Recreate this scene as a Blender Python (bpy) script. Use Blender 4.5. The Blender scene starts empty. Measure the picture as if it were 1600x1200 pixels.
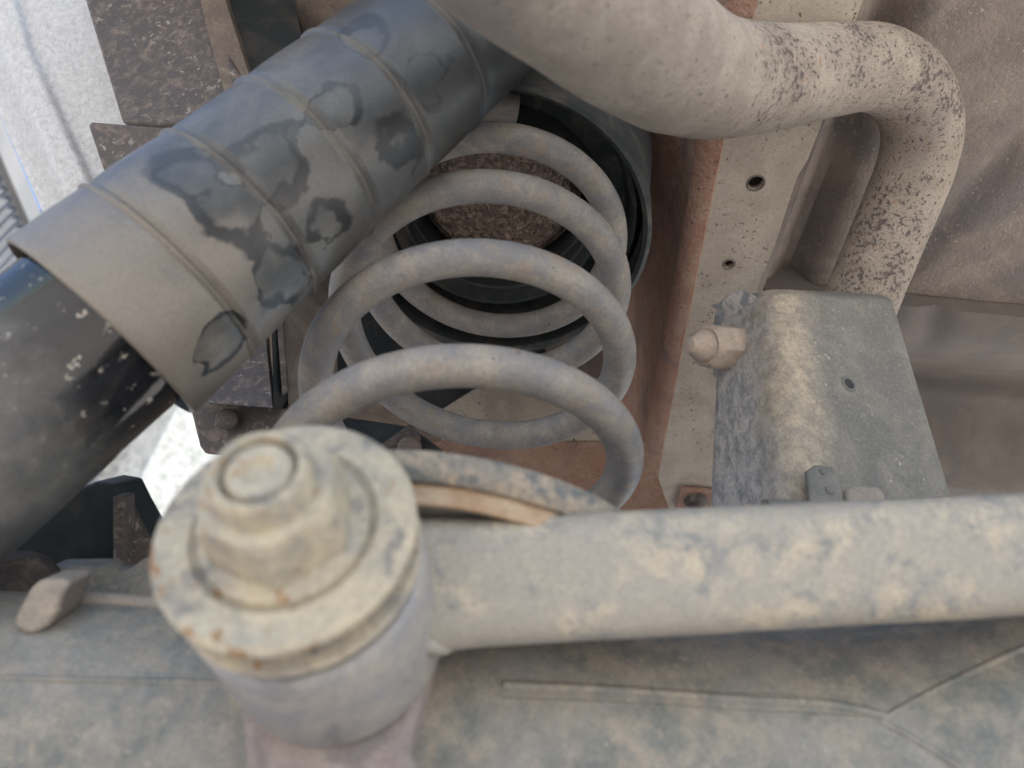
import bpy, bmesh, math, random
from mathutils import Vector, Matrix, noise
random.seed(4)
scene = bpy.context.scene
C = scene.collection
# ------------------------------------------------------------------ camera
F = 1209.0                       # focal length in photo pixels (1600 wide)
TH, RO = 0.79414, 0.09202        # pitch up, roll
ZC = 0.27                        # lens height above the ground
zb = Vector((math.sin(RO)*math.cos(TH), math.cos(RO)*math.cos(TH), -math.sin(TH)))
yb = (Vector((0, 0, -1)) + zb*zb.z).normalized()
xb = yb.cross(zb)
M3 = Matrix((xb, yb, zb))
O = Vector((0, 0, ZC))
cam = bpy.data.cameras.new('camera')
cam_o = bpy.data.objects.new('camera', cam); C.objects.link(cam_o)
cam_o.matrix_world = Matrix.Translation(O) @ M3.to_4x4()
cam.sensor_width = 36; cam.lens = 36*F/1600
cam.clip_start = 0.01; cam.clip_end = 400
cam.dof.use_dof = True; cam.dof.focus_distance = 0.36; cam.dof.aperture_fstop = 11
scene.camera = cam_o
# ------------------------------------------------------------------ sky, sun, exposure
to_sun = Vector((0.42, -0.36, 0.84)).normalized()
elev = math.asin(to_sun.z)
w = bpy.data.worlds.new('World'); scene.world = w; w.use_nodes = True
nt = w.node_tree; bg = nt.nodes['Background']
sky = nt.nodes.new('ShaderNodeTexSky'); sky.sky_type = 'NISHITA'; sky.sun_disc = False
sky.sun_elevation = elev; sky.sun_rotation = math.atan2(to_sun.x, to_sun.y)
nt.links.new(sky.outputs[0], bg.inputs[0]); bg.inputs[1].default_value = 0.13
sun = bpy.data.lights.new('sun', 'SUN'); sun.energy = 4.2; sun.angle = math.radians(0.53); sun.color = (1, 0.94, 0.85)
sun_o = bpy.data.objects.new('sun', sun); C.objects.link(sun_o)
sun_o.rotation_euler = to_sun.to_track_quat('Z', 'Y').to_euler()
vs = scene.view_settings
vs.view_transform = 'Standard'; vs.look = 'None'; vs.exposure = 1.66; vs.gamma = 1; vs.use_curve_mapping = False

# ------------------------------------------------------------------ helpers
def ray(px, py): return M3 @ Vector(((px-800)/F, (600-py)/F, -1))
def W(px, py, d): return O + ray(px, py)*d                 # a pixel at depth d
def WZ(px, py, z): r = ray(px, py); return O + r*((z-ZC)/r.z)
def WX(px, py, x): r = ray(px, py); return O + r*(x/r.x)
def WY(px, py, y): r = ray(px, py); return O + r*(y/r.y)
def WP(px, py, p0, n): r = ray(px, py); return O + r*((p0-O).dot(n)/r.dot(n))   # a pixel on a plane
FWD = M3 @ Vector((0, 0, -1))
XA, YA, ZA = Vector((1, 0, 0)), Vector((0, 1, 0)), Vector((0, 0, 1))

def obj(name, bm, m, parent=None, smooth=True, sharp=40):
    me = bpy.data.meshes.new(name)
    bmesh.ops.recalc_face_normals(bm, faces=bm.faces[:])
    for f in bm.faces: f.smooth = smooth
    if smooth:
        for e in bm.edges:
            if len(e.link_faces) == 2 and e.calc_face_angle(0) > math.radians(sharp): e.smooth = False
    bm.to_mesh(me); bm.free()
    o = bpy.data.objects.new(name, me); C.objects.link(o)
    if m: me.materials.append(m)
    if parent:
        o.parent = parent
        if parent.type == 'EMPTY': o.matrix_parent_inverse = Matrix.Translation(-parent.location)
    return o
def thing(name, label, cat, loc, group=None):
    o = bpy.data.objects.new(name, None); C.objects.link(o); o.location = loc
    o.empty_display_size = 0.02
    o['label'] = label; o['category'] = cat
    if group: o['group'] = group
    return o
def tag(o, label, cat, group=None):
    o['label'] = label; o['category'] = cat
    if group: o['group'] = group
    return o
def struct(o): o['kind'] = 'structure'; return o
def part(o, label): o['label'] = label; return o
def bevel(o, wdt, seg=2, ang=35):
    b = o.modifiers.new('edge', 'BEVEL'); b.width = wdt; b.segments = seg; b.limit_method = 'ANGLE'; b.angle_limit = math.radians(ang)
    return o

def frame_of(t):
    t = t.normalized(); u = t.cross(ZA)
    if u.length < 0.1: u = t.cross(XA)
    u.normalize(); return u, t.cross(u)
def tube_bm(pts, rad, n=24, caps=True, bm=None, jit=0):
    bm = bm or bmesh.new()
    pts = [Vector(p) for p in pts]
    N = len(pts)
    if not hasattr(rad, '__len__'): rad = [rad]*N
    tan = [(pts[min(i+1, N-1)]-pts[max(i-1, 0)]).normalized() for i in range(N)]
    u, v = frame_of(tan[0]); rings = []
    for i in range(N):
        if i:
            q = tan[i-1].rotation_difference(tan[i]); u = q @ u
            u = (u - tan[i]*u.dot(tan[i])).normalized()
        v = tan[i].cross(u)
        ring = []
        for k in range(n):
            a = 2*math.pi*k/n
            dv = u*math.cos(a)+v*math.sin(a)
            r = rad[i]
            if jit: r *= 1+jit*noise.noise((pts[i]+dv*r)*60)
            ring.append(bm.verts.new(pts[i]+dv*r))
        rings.append(ring)
    for i in range(N-1):
        for k in range(n):
            bm.faces.new((rings[i][k], rings[i][(k+1) % n], rings[i+1][(k+1) % n], rings[i+1][k]))
    if caps:
        bm.faces.new(rings[0]); bm.faces.new(rings[-1])
    return bm
def lathe_bm(c, axis, prof, n=64, bm=None, closed=False, a0=0, a1=None, jit=0, jf=60):
    """profile of (radius, distance along axis)"""
    bm = bm or bmesh.new(); axis = axis.normalized(); u, v = frame_of(axis)
    full = a1 is None; m = n if full else n+1
    rings = []
    for r, s in prof:
        if r < 1e-6: rings.append([bm.verts.new(c+axis*s)]); continue
        ring = []
        for k in range(m):
            a = 2*math.pi*k/n if full else a0+(a1-a0)*k/n
            dv = u*math.cos(a)+v*math.sin(a)
            rr = r+(jit*noise.noise((c+axis*s+dv*r)*jf) if jit else 0)
            ring.append(bm.verts.new(c+axis*s+dv*rr))
        rings.append(ring)
    pairs = list(zip(rings, rings[1:])) + ([(rings[-1], rings[0])] if closed else [])
    for A, B in pairs:
        for k in range(m if full else m-1):
            k2 = (k+1) % m
            if len(A) == 1 and len(B) == 1: continue
            if len(A) == 1: bm.faces.new((A[0], B[k], B[k2]))
            elif len(B) == 1: bm.faces.new((A[k], A[k2], B[0]))
            else: bm.faces.new((A[k], A[k2], B[k2], B[k]))
    return bm
def prism_bm(pts, off, bm=None):
    bm = bm or bmesh.new()
    a = [bm.verts.new(p) for p in pts]; b = [bm.verts.new(Vector(p)+off) for p in pts]
    bm.faces.new(a); bm.faces.new(b[::-1])
    for i in range(len(a)):
        j = (i+1) % len(a); bm.faces.new((a[i], b[i], b[j], a[j]))
    return bm
def holed_bm(pts, holes, off, n=20):
    """flat plate with round holes: pts outline, holes = (centre, radius, u, v)"""
    bm = bmesh.new(); edges = []
    loops = []
    def ring(P):
        vs_ = [bm.verts.new(p) for p in P]; loops.append(vs_)
        for i in range(len(vs_)): edges.append(bm.edges.new((vs_[i], vs_[(i+1) % len(vs_)])))
    ring(pts)
    for c, r, u, v in holes:
        ring([c+u*(r*math.cos(2*math.pi*k/n))+v*(r*math.sin(2*math.pi*k/n)) for k in range(n)])
    bmesh.ops.triangle_fill(bm, edges=edges, use_beauty=True)
    res = bmesh.ops.extrude_face_region(bm, geom=bm.faces[:])
    bmesh.ops.translate(bm, verts=[g for g in res['geom'] if isinstance(g, bmesh.types.BMVert)], vec=off)
    return bm
def grid_bm(fn, nu, nv, thick=None):
    bm = bmesh.new()
    g = [[bm.verts.new(fn(i/nu, j/nv)) for j in range(nv+1)] for i in range(nu+1)]
    for i in range(nu):
        for j in range(nv): bm.faces.new((g[i][j], g[i+1][j], g[i+1][j+1], g[i][j+1]))
    if thick:
        r = bmesh.ops.extrude_face_region(bm, geom=bm.faces[:])
        bmesh.ops.translate(bm, verts=[x for x in r['geom'] if isinstance(x, bmesh.types.BMVert)], vec=thick)
    return bm
def spline(pts, n=10):
    P = [Vector(p) for p in pts]; P = [P[0]*2-P[1]]+P+[P[-1]*2-P[-2]]; out = []
    for i in range(1, len(P)-2):
        for k in range(n):
            t = k/n; a, b, c, d = P[i-1:i+3]
            out.append(0.5*((2*b)+(c-a)*t+(2*a-5*b+4*c-d)*t*t+(3*b-a-3*c+d)*t**3))
    return out+[P[-2]]
def sm(a, b, x):
    t = min(1, max(0, (x-a)/(b-a))); return t*t*(3-2*t)

# ------------------------------------------------------------------ materials
class NM:
    def __init__(s, name):
        s.m = bpy.data.materials.new(name); s.m.use_nodes = True; s.t = s.m.node_tree
        s.p = s.t.nodes['Principled BSDF']; s.co = s.t.nodes.new('ShaderNodeTexCoord').outputs['Object']
    def n(s, typ, **kw):
        nd = s.t.nodes.new(typ)
        for k, v in kw.items():
            if k.startswith('i_'): nd.inputs[k[2:].replace('_', ' ')].default_value = v
            else: setattr(nd, k, v)
        return nd
    def l(s, a, b): s.t.links.new(a, b)
    def stretch(s, vec):
        mp = s.n('ShaderNodeMapping'); mp.inputs['Scale'].default_value = vec; s.l(s.co, mp.inputs[0]); return mp.outputs[0]
    def noise(s, scale, detail=4, rough=0.6, dist=0, co=None, off=0):
        nd = s.n('ShaderNodeTexNoise'); nd.inputs['Scale'].default_value = scale; nd.inputs['Detail'].default_value = detail
        nd.inputs['Roughness'].default_value = rough; nd.inputs['Distortion'].default_value = dist
        src = co or s.co
        if off:
            mp = s.n('ShaderNodeMapping'); mp.inputs['Location'].default_value = (off, off*1.7, -off); s.l(src, mp.inputs[0]); src = mp.outputs[0]
        s.l(src, nd.inputs['Vector']); return nd.outputs['Fac']
    def rmp(s, f, a, b, lo=0, hi=1):
        nd = s.n('ShaderNodeMapRange'); nd.interpolation_type = 'SMOOTHSTEP'
        for k, v in zip(('From Min', 'From Max', 'To Min', 'To Max'), (a, b, lo, hi)): nd.inputs[k].default_value = v
        s.l(f, nd.inputs['Value']); return nd.outputs[0]
    def math(s, op, a, b=None):
        nd = s.n('ShaderNodeMath', operation=op)
        for i, x in enumerate((a, b)):
            if x is None: continue
            if isinstance(x, (int, float)): nd.inputs[i].default_value = x
            else: s.l(x, nd.inputs[i])
        return nd.outputs[0]
    def mix(s, f, a, b, typ='MIX'):
        nd = s.n('ShaderNodeMix', data_type='RGBA', blend_type=typ)
        if isinstance(f, (int, float)): nd.inputs[0].default_value = f
        else: s.l(f, nd.inputs[0])
        for i, x in ((6, a), (7, b)):
            if isinstance(x, tuple): nd.inputs[i].default_value = x+(1,)
            else: s.l(x, nd.inputs[i])
        return nd.outputs[2]
    def grain(s, col, scale=900, amt=0.12):
        g = s.noise(scale, 3, 0.7); v = s.rmp(g, 0.25, 0.75, 1-amt, 1+amt)
        cc = s.n('ShaderNodeCombineColor')
        for i in range(3): s.l(v, cc.inputs[i])
        return s.mix(1.0, col, cc.outputs[0], 'MULTIPLY')
    def done(s, col, rough=0.7, bumps=(), spec=0.3, metal=0):
        s.l(col, s.p.inputs['Base Color'])
        if isinstance(rough, (int, float)): s.p.inputs['Roughness'].default_value = rough
        else: s.l(rough, s.p.inputs['Roughness'])
        s.p.inputs['Specular IOR Level'].default_value = spec; s.p.inputs['Metallic'].default_value = metal
        prev = None
        for h, st, dist in bumps:
            b = s.n('ShaderNodeBump'); b.inputs['Strength'].default_value = st; b.inputs['Distance'].default_value = dist
            s.l(h, b.inputs['Height'])
            if prev: s.l(prev, b.inputs['Normal'])
            prev = b.outputs[0]
        if prev: s.l(prev, s.p.inputs['Normal'])
        return s.m

def dusty(name, base, dust, sc=30, lo=0.4, hi=0.62, spots=None, spot_sc=220, spot_lo=0.62, spot_hi=0.68, third=None,
          third_sc=14, rough=0.75, spec=0.25, bump=0.25, bump_sc=500, dist=0.0006, big=0.0, big_sc=60, co=None, grain=0.13, tl=(0.52, 0.66), warp=0.6, off=0):
    s = NM(name); c = s.stretch(co) if co else s.co
    n1 = s.noise(sc, 6, 0.68, warp, c, off)
    col = s.mix(s.rmp(n1, lo, hi), base, dust)
    if third:
        n3 = s.noise(third_sc, 4, 0.6, 0.5, c, 3.3+off); col = s.mix(s.rmp(n3, tl[0], tl[1]), col, third)
    bumps = [(s.noise(bump_sc, 4, 0.65), bump, dist)]
    if big: bumps.insert(0, (s.noise(big_sc, 5, 0.6, 0.3), big, 0.002))
    if spots:
        n2 = s.noise(spot_sc, 4, 0.6, 0.2, c, 7.7); m = s.noise(spot_sc*0.09, 3, 0.6, 0, c, 1.2)
        f = s.math('MULTIPLY', s.rmp(n2, spot_lo, spot_hi), s.rmp(m, 0.38, 0.6))
        col = s.mix(f, col, spots)
        bumps.append((s.math('SUBTRACT', 1.0, f), 0.4, 0.0004))
    col = s.grain(col, 900, grain)
    return s.done(col, rough, bumps, spec)

m_spring = dusty('dusty_spring_paint', (0.165, 0.163, 0.168), (0.28, 0.25, 0.21), 70, 0.36, 0.72, spots=(0.075, 0.07, 0.065), spot_sc=520, spot_lo=0.655, spot_hi=0.70, third=(0.22, 0.19, 0.16), third_sc=130, rough=0.5, bump=0.2, bump_sc=900)
m_rod = dusty('dusty_rod_paint', (0.175, 0.18, 0.178), (0.39, 0.34, 0.26), 170, 0.34, 0.62, third=(0.285, 0.262, 0.225), third_sc=55, warp=0.2, tl=(0.36, 0.62), rough=0.75, bump=0.3)
m_pan = dusty('dusty_pan_paint', (0.105, 0.112, 0.113), (0.29, 0.24, 0.18), 170, 0.38, 0.62, third=(0.19, 0.172, 0.145), third_sc=70, warp=0.2, rough=0.75, bump=0.3)
m_nut = dusty('dusty_bolt_steel', (0.26, 0.245, 0.21), (0.41, 0.355, 0.26), 150, 0.28, 0.66, third=(0.16, 0.155, 0.145), third_sc=120, warp=0.2, tl=(0.5, 0.72), spots=(0.24, 0.14, 0.07), spot_sc=180, spot_lo=0.58, spot_hi=0.70, rough=0.6, bump=0.25)
m_sleeve = dusty('dusty_sleeve_paint', (0.25, 0.25, 0.255), (0.36, 0.325, 0.28), 110, 0.36, 0.72, third=(0.19, 0.19, 0.195), third_sc=60, rough=0.45, bump=0.15)
m_rubber = dusty('dirty_rubber', (0.035, 0.041, 0.043), (0.085, 0.081, 0.075), 60, 0.45, 0.7, rough=0.6, bump=0.2)
m_axle = dusty('axle_grime', (0.13, 0.14, 0.135), (0.28, 0.245, 0.20), 130, 0.34, 0.72, third=(0.225, 0.215, 0.195), third_sc=50, warp=0.2, tl=(0.4, 0.7), spots=(0.28, 0.26, 0.22), spot_sc=420, rough=0.65, bump=0.3, big=0.12, big_sc=120)
m_axbrk = dusty('axle_bracket_dust', (0.22, 0.195, 0.17), (0.31, 0.27, 0.215), 60, 0.4, 0.7, rough=0.7, bump=0.3)
m_rail = dusty('rail_beige_paint', (0.33, 0.285, 0.235), (0.39, 0.345, 0.285), 30, 0.4, 0.65, spots=(0.09, 0.06, 0.045), spot_sc=430, spot_lo=0.615, spot_hi=0.65, third=(0.29, 0.25, 0.205), third_sc=18, rough=0.6, bump=0.2, bump_sc=800)
m_red = dusty('rail_red_dust', (0.28, 0.155, 0.112), (0.33, 0.225, 0.17), 50, 0.36, 0.68, third=(0.215, 0.15, 0.125), third_sc=26, spots=(0.12, 0.085, 0.07), spot_sc=420, spot_lo=0.58, spot_hi=0.66, rough=0.8, bump=0.8, bump_sc=420, big=0.9, big_sc=240)
m_floor = dusty('floor_underseal', (0.165, 0.136, 0.117), (0.245, 0.205, 0.17), 30, 0.38, 0.68, spots=(0.36, 0.32, 0.28), spot_sc=620, spot_lo=0.6, spot_hi=0.66, third=(0.135, 0.118, 0.108), third_sc=14, rough=0.6, spec=0.4, bump=0.9, bump_sc=520, dist=0.0011, big=0.3, big_sc=180)
m_tank = dusty('smooth_floor_paint', (0.11, 0.093, 0.081), (0.155, 0.13, 0.108), 14, 0.38, 0.68, third=(0.09, 0.082, 0.076), third_sc=9, spots=(0.3, 0.27, 0.24), spot_sc=350, spot_lo=0.68, spot_hi=0.72, rough=0.6, spec=0.35, bump=0.3, bump_sc=600)
m_brk = dusty('bracket_grime', (0.115, 0.115, 0.107), (0.17, 0.163, 0.143), 80, 0.42, 0.66, spots=(0.42, 0.40, 0.36), spot_sc=330, spot_lo=0.655, spot_hi=0.69, rough=0.6, spec=0.35, bump=0.35)
m_plate = dusty('rusty_brown_plate', (0.072, 0.062, 0.060), (0.15, 0.118, 0.098), 150, 0.46, 0.68, spots=(0.25, 0.22, 0.20), spot_sc=300, spot_lo=0.59, spot_hi=0.65, rough=0.65, bump=0.6, bump_sc=380)
m_dark = dusty('dark_paint_and_shade', (0.020, 0.025, 0.028), (0.045, 0.043, 0.041), 50, 0.45, 0.7, rough=0.6, bump=0.2)  # near-black teal: dark paint, with deep recess shade put into the colour
m_brown = dusty('brown_dusty_panel', (0.12, 0.095, 0.082), (0.19, 0.155, 0.125), 50, 0.4, 0.68, spots=(0.25, 0.21, 0.18), spot_sc=420, rough=0.7, bump=0.4)
m_white = dusty('white_stone_guard', (0.38, 0.38, 0.38), (0.50, 0.495, 0.49), 260, 0.36, 0.62, spots=(0.33, 0.30, 0.27), spot_sc=520, spot_lo=0.58, spot_hi=0.66, rough=0.3, spec=0.6, bump=1.0, bump_sc=480, dist=0.0012)
m_lip = dusty('orange_dusty_lip', (0.30, 0.20, 0.125), (0.38, 0.29, 0.20), 120, 0.35, 0.65, rough=0.8, bump=0.3)
m_axbrk2 = dusty('link_bracket_dust', (0.215, 0.18, 0.172), (0.29, 0.25, 0.225), 90, 0.36, 0.68, third=(0.17, 0.15, 0.145), third_sc=50, rough=0.7, bump=0.3)
def exhaust_mat(spotc):
    s = NM('exhaust_dust')
    col = s.mix(s.rmp(s.noise(45, 5, 0.65, 0.5), 0.35, 0.68), (0.28, 0.24, 0.20), (0.36, 0.315, 0.265))
    col = s.mix(s.rmp(s.noise(24, 4, 0.6, 0.3, None, 2.2), 0.5, 0.68), col, (0.25, 0.215, 0.185))
    # specks where spray has chipped the dust: dense on the bends further from the engine, sparse before
    dens = None
    for c_, r_ in spotc:
        dn = s.n('ShaderNodeVectorMath', operation='DISTANCE'); s.l(s.co, dn.inputs[0]); dn.inputs[1].default_value = c_
        q = s.rmp(s.math('ADD', s.math('DIVIDE', dn.outputs['Value'], r_), s.math('MULTIPLY', s.math('SUBTRACT', s.noise(55, 4, 0.65), 0.5), 1.2)), 1.25, 0.15)
        dens = q if dens is None else s.math('MAXIMUM', dens, q)
    patch = s.rmp(s.noise(60, 4, 0.65, 0, None, 6.1), 0.30, 0.62)
    n = s.noise(470, 4, 0.66, 0.3); fine = s.noise(900, 2, 0.6, 0, None, 3.0)
    sp = s.rmp(s.math('ADD', n, s.math('MULTIPLY', s.math('MULTIPLY', dens, patch), 0.145)), 0.60, 0.70)
    sp2 = s.math('MULTIPLY', s.rmp(s.math('ADD', fine, s.math('MULTIPLY', dens, 0.08)), 0.64, 0.70), 0.8)
    col = s.mix(s.math('MULTIPLY', s.math('MULTIPLY', dens, patch), 0.55), col, (0.235, 0.20, 0.172))
    col = s.mix(sp, col, (0.10, 0.085, 0.083)); col = s.mix(sp2, col, (0.16, 0.125, 0.105))
    rust = s.math('MULTIPLY', s.rmp(s.noise(300, 3, 0.6, 0, None, 8.8), 0.62, 0.68), s.math('MULTIPLY', dens, s.rmp(s.noise(22, 2, 0.5, 0, None, 1.1), 0.5, 0.62)))
    col = s.mix(rust, col, (0.30, 0.12, 0.035))
    return s.done(s.grain(col, 1100, 0.14), 0.85, [(s.noise(380, 5, 0.7), 0.5, 0.0009), (s.math('SUBTRACT', 1.0, sp), 0.5, 0.0006)], 0.2)
m_black = None

def shock_body_mat(org, axis):
    s = NM('black_damper_paint')
    al = s.n('ShaderNodeVectorMath', operation='DOT_PRODUCT'); s.l(s.co, al.inputs[0]); al.inputs[1].default_value = axis
    pos = s.math('SUBTRACT', org.dot(axis), al.outputs['Value'])          # metres out of the sleeve
    n1 = s.noise(38, 6, 0.66, 0.4)
    pw = s.math('ADD', pos, s.math('MULTIPLY', s.math('SUBTRACT', n1, 0.5), 0.07))
    dust = s.rmp(pw, 0.006, 0.042)
    col = s.mix(s.rmp(s.noise(60, 5, 0.65), 0.35, 0.7), (0.085, 0.084, 0.082), (0.15, 0.142, 0.128))
    col = s.mix(dust, (0.012, 0.013, 0.015), col)
    sp = s.math('MULTIPLY', s.rmp(s.noise(240, 3, 0.6), 0.63, 0.68), s.rmp(pos, 0.05, 0.0))
    col = s.mix(sp, col, (0.30, 0.28, 0.24))
    rg = s.math('ADD', s.math('MULTIPLY', dust, 0.42), 0.10)
    return s.done(s.grain(col), rg, [(s.noise(500), 0.06, 0.0005)], 0.5)
def boot_mat(marks, org, axis, length):
    s = NM('dusty_rubber_boot')
    n1 = s.noise(34, 5, 0.62, 0.4)
    # how dusty: the open end catches the road dust, the far end stays nearly clean rubber
    al = s.n('ShaderNodeVectorMath', operation='DOT_PRODUCT'); s.l(s.co, al.inputs[0]); al.inputs[1].default_value = axis
    pos = s.math('DIVIDE', s.math('SUBTRACT', al.outputs['Value'], org.dot(axis)), length)
    pw = s.math('ADD', pos, s.math('MULTIPLY', s.math('SUBTRACT', s.noise(26, 4, 0.6, 0.3, None, 5.1), 0.5), 0.9))
    col = s.mix(s.rmp(n1, 0.38, 0.68), (0.060, 0.062, 0.062), (0.112, 0.107, 0.099))
    col = s.mix(s.rmp(pw, 0.36, 0.02), col, (0.165, 0.145, 0.122))
    col = s.mix(s.rmp(pw, 0.62, 1.0), col, (0.034, 0.036, 0.038))
    # water marks: ragged islands, dark at the rim, some washed dark inside
    wob = s.math('ADD', s.math('MULTIPLY', s.math('SUBTRACT', s.noise(38, 2, 0.5, 0.6), 0.5), 4.2), s.math('MULTIPLY', s.math('SUBTRACT', s.noise(150, 4, 0.6), 0.5), 1.1))
    wv = s.noise(48, 3, 0.6, 0, None, 4.4)
    uni = None
    for c_, r_, wide, fill in marks:
        dn = s.n('ShaderNodeVectorMath', operation='DISTANCE'); s.l(s.co, dn.inputs[0]); dn.inputs[1].default_value = c_
        q = s.math('DIVIDE', dn.outputs['Value'], r_)
        uni = q if uni is None else s.math('MINIMUM', uni, q)
    fld = s.math('ADD', uni, wob)
    d = s.math('ABSOLUTE', s.math('SUBTRACT', fld, 0.9))
    wid = s.rmp(wv, 0.40, 0.60, 0.05, 0.50)
    soft = s.n('ShaderNodeMapRange'); soft.interpolation_type = 'SMOOTHSTEP'
    s.l(d, soft.inputs['Value']); s.l(s.math('MULTIPLY', wid, 0.35), soft.inputs['From Min']); s.l(wid, soft.inputs['From Max'])
    soft.inputs['To Min'].default_value = 1; soft.inputs['To Max'].default_value = 0
    inn = s.math('MULTIPLY', s.rmp(fld, 0.95, 0.8), s.rmp(s.noise(33, 3, 0.6, 0, None, 7.7), 0.42, 0.6, 0.05, 0.85))
    col = s.mix(inn, col, (0.045, 0.048, 0.05))
    col = s.mix(s.math('MULTIPLY', soft.outputs[0], s.rmp(s.noise(20, 2, 0.5, 0, None, 2.9), 0.36, 0.5, 0.55, 0.97)), col, (0.012, 0.013, 0.015))
    return s.done(s.grain(col, 1200, 0.15), 0.40, [(s.noise(400, 4), 0.2, 0.0006)], 0.5)
m_ridge = dusty('ridge_dust', (0.085, 0.083, 0.08), (0.20, 0.168, 0.13), 60, 0.35, 0.6, rough=0.7, bump=0.3)
def bracket_side_mat():
    return dusty('bracket_side_flaking', (0.17, 0.18, 0.19), (0.36, 0.33, 0.31), 150, 0.42, 0.6, co=(1.3, 1, 0.35), rough=0.7, bump=0.7, bump_sc=300)
def bracket_dust_mat():
    s = NM('bracket_face_with_dust')
    n1 = s.noise(38, 8, 0.65, 0.5); col = s.mix(s.rmp(n1, 0.4, 0.66), (0.132, 0.128, 0.117), (0.195, 0.183, 0.158))
    n2 = s.noise(210, 4, 0.6, 1.2); sp = s.rmp(n2, 0.69, 0.73)
    col = s.mix(sp, col, (0.42, 0.40, 0.36))
    # dirt trapped along the bend: a band with ragged edge measured from the bend's position
    g = s.n('ShaderNodeSeparateXYZ'); s.l(s.co, g.inputs[0])
    wob = s.math('MULTIPLY', s.math('SUBTRACT', s.noise(45, 7, 0.65), 0.5), 0.030)
    pos = s.math('ADD', g.outputs[0], wob)
    return s, col, pos
m_flake = bracket_side_mat()

def textured_sealer():
    s = NM('brown_sealer_crust')
    n = s.noise(330, 3, 0.5, 0.6); col = s.mix(s.rmp(n, 0.4, 0.65), (0.20, 0.15, 0.122), (0.42, 0.32, 0.25))
    return s.done(s.grain(col), 0.7, [(n, 1.0, 0.004)], 0.3)
m_sealer = textured_sealer()
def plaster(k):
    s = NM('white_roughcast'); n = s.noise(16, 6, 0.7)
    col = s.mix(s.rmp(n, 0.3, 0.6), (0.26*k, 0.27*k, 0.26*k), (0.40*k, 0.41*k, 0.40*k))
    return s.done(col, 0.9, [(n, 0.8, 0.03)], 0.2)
m_plaster_dim = plaster(0.5); m_plaster_lit = plaster(0.75)  # same plaster, dimmer and brighter: light on the corner put into the colour
m_wall = dusty('grey_wall_render', (0.15, 0.155, 0.16), (0.19, 0.19, 0.19), 2, 0.4, 0.6, rough=0.9, bump=0.2, bump_sc=60, dist=0.01)
m_sheet = dusty('slate_grey_sheet', (0.028, 0.033, 0.042), (0.045, 0.05, 0.06), 1.5, 0.4, 0.6, rough=0.5, bump=0.05, bump_sc=40)
m_wire = dusty('fence_steel', (0.06, 0.055, 0.05), (0.12, 0.1, 0.08), 3, 0.4, 0.6, rough=0.6, bump=0.0)
m_ground = dusty('pale_concrete', (0.42, 0.395, 0.37), (0.49, 0.46, 0.425), 3, 0.35, 0.65, rough=0.9, bump=0.4, bump_sc=120, dist=0.003)

# ------------------------------------------------------------------ the setting: ground and vehicle floor
g = obj('ground', grid_bm(lambda u, v: Vector((-60+120*u, -60+120*v, 0)), 2, 2), m_ground); struct(g)

ZR = ZC+0.355                     # chassis rail underside
ZF = ZC+0.425                     # floor skin
def floor_fn(u, v):
    x = 0.1285+0.82*u; y = -0.30+0.600*v
    z = ZF
    # pressed ribs running alongside the rail, slightly splayed
    for c0, k, wd, h in ((0.176, 0.02, 0.010, 0.018), (0.272, -0.3, 0.009, 0.007), (0.42, -0.3, 0.010, 0.006), (0.55, 0, 0.03, 0.010)):
        c = c0+k*(y-0.2); z += h*math.exp(-((x-c)/wd)**2)
    z -= 0.066*sm(0.160, 0.134, x)
    return Vector((x, y, z+0.0005*noise.noise(Vector((x, y, 0))*25)))
fl = obj('floor_panel', grid_bm(floor_fn, 160, 110, ZA*0.02), m_floor); struct(fl)
def floor2_fn(u, v):
    x = 0.16+0.79*u; y = 0.2960+0.9*v
    t = (y-0.2960)
    z = ZF-0.012 + 0.07*sm(0.02, 0.15, t)-0.055*sm(0.14, 0.20, t)+0.12*sm(0.20, 0.25, t)
    if v == 0: z += 0.08; y -= 0.001
    z += 0.004*math.exp(-((x-0.375)/0.012)**2)*sm(0.0, 0.03, t)*(1-sm(0.05, 0.08, t))+0.004*math.exp(-((x-0.27-0.3*t)/0.008)**2)*(1-sm(0.03, 0.06, t))
    return Vector((x, y, z))
fl2 = obj('floor_panel', grid_bm(floor2_fn, 120, 160, ZA*0.02), m_tank); struct(fl2)
# upper tub above the spring, closes the space to the outer sill
tub = obj('wheelhouse_roof', grid_bm(lambda u, v: Vector((-0.30+0.45*u, -0.12+1.3*v, ZC+0.53-0.05*sm(0.5, 1, v)+0.004*noise.noise(Vector((u*6, v*12, 0))))), 30, 60, ZA*0.02), m_brown); struct(tub)
back = obj('bulkhead', grid_bm(lambda u, v: Vector((-0.24+0.45*u, 0.66+0.01*noise.noise(Vector((u*4, v*5, 0))), ZC-0.02+0.59*v)), 24, 24, YA*0.02), m_brown); struct(back)

# ------------------------------------------------------------------ chassis rail
rail = thing('chassis_rail', 'beige pressed chassis rail with round holes and red dusty side wall', 'chassis rail', (0.11, 0.3, ZR))
rl = [WZ(1150, 130, ZR), WZ(1100, 375, ZR), WZ(1052, 620, ZR), WZ(1012, 830, ZR)]
edge_px = [(1300, 130), (1283, 196), (1262, 250), (1246, 276), (1232, 318), (1210, 385), (1186, 445), (1150, 560), (1110, 830)]
rr = [WZ(px, py, ZR) for px, py in edge_px]
def hole(px, py, r): return (WZ(px, py, ZR), r, XA, YA)
ext0 = [rr[0]+Vector((0.004, -0.35, 0)), rl[0]+Vector((-0.004, -0.35, 0))]
ext1 = [rl[-1]+Vector((0.0, 0.2, 0)), rr[-1]+Vector((0.0, 0.2, 0))]
bm = holed_bm([ext0[1]]+rl+ext1+rr[::-1]+[ext0[0]], [hole(1181, 286, 0.0037), hole(1139, 413, 0.0026)], ZA*0.0022)
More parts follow.
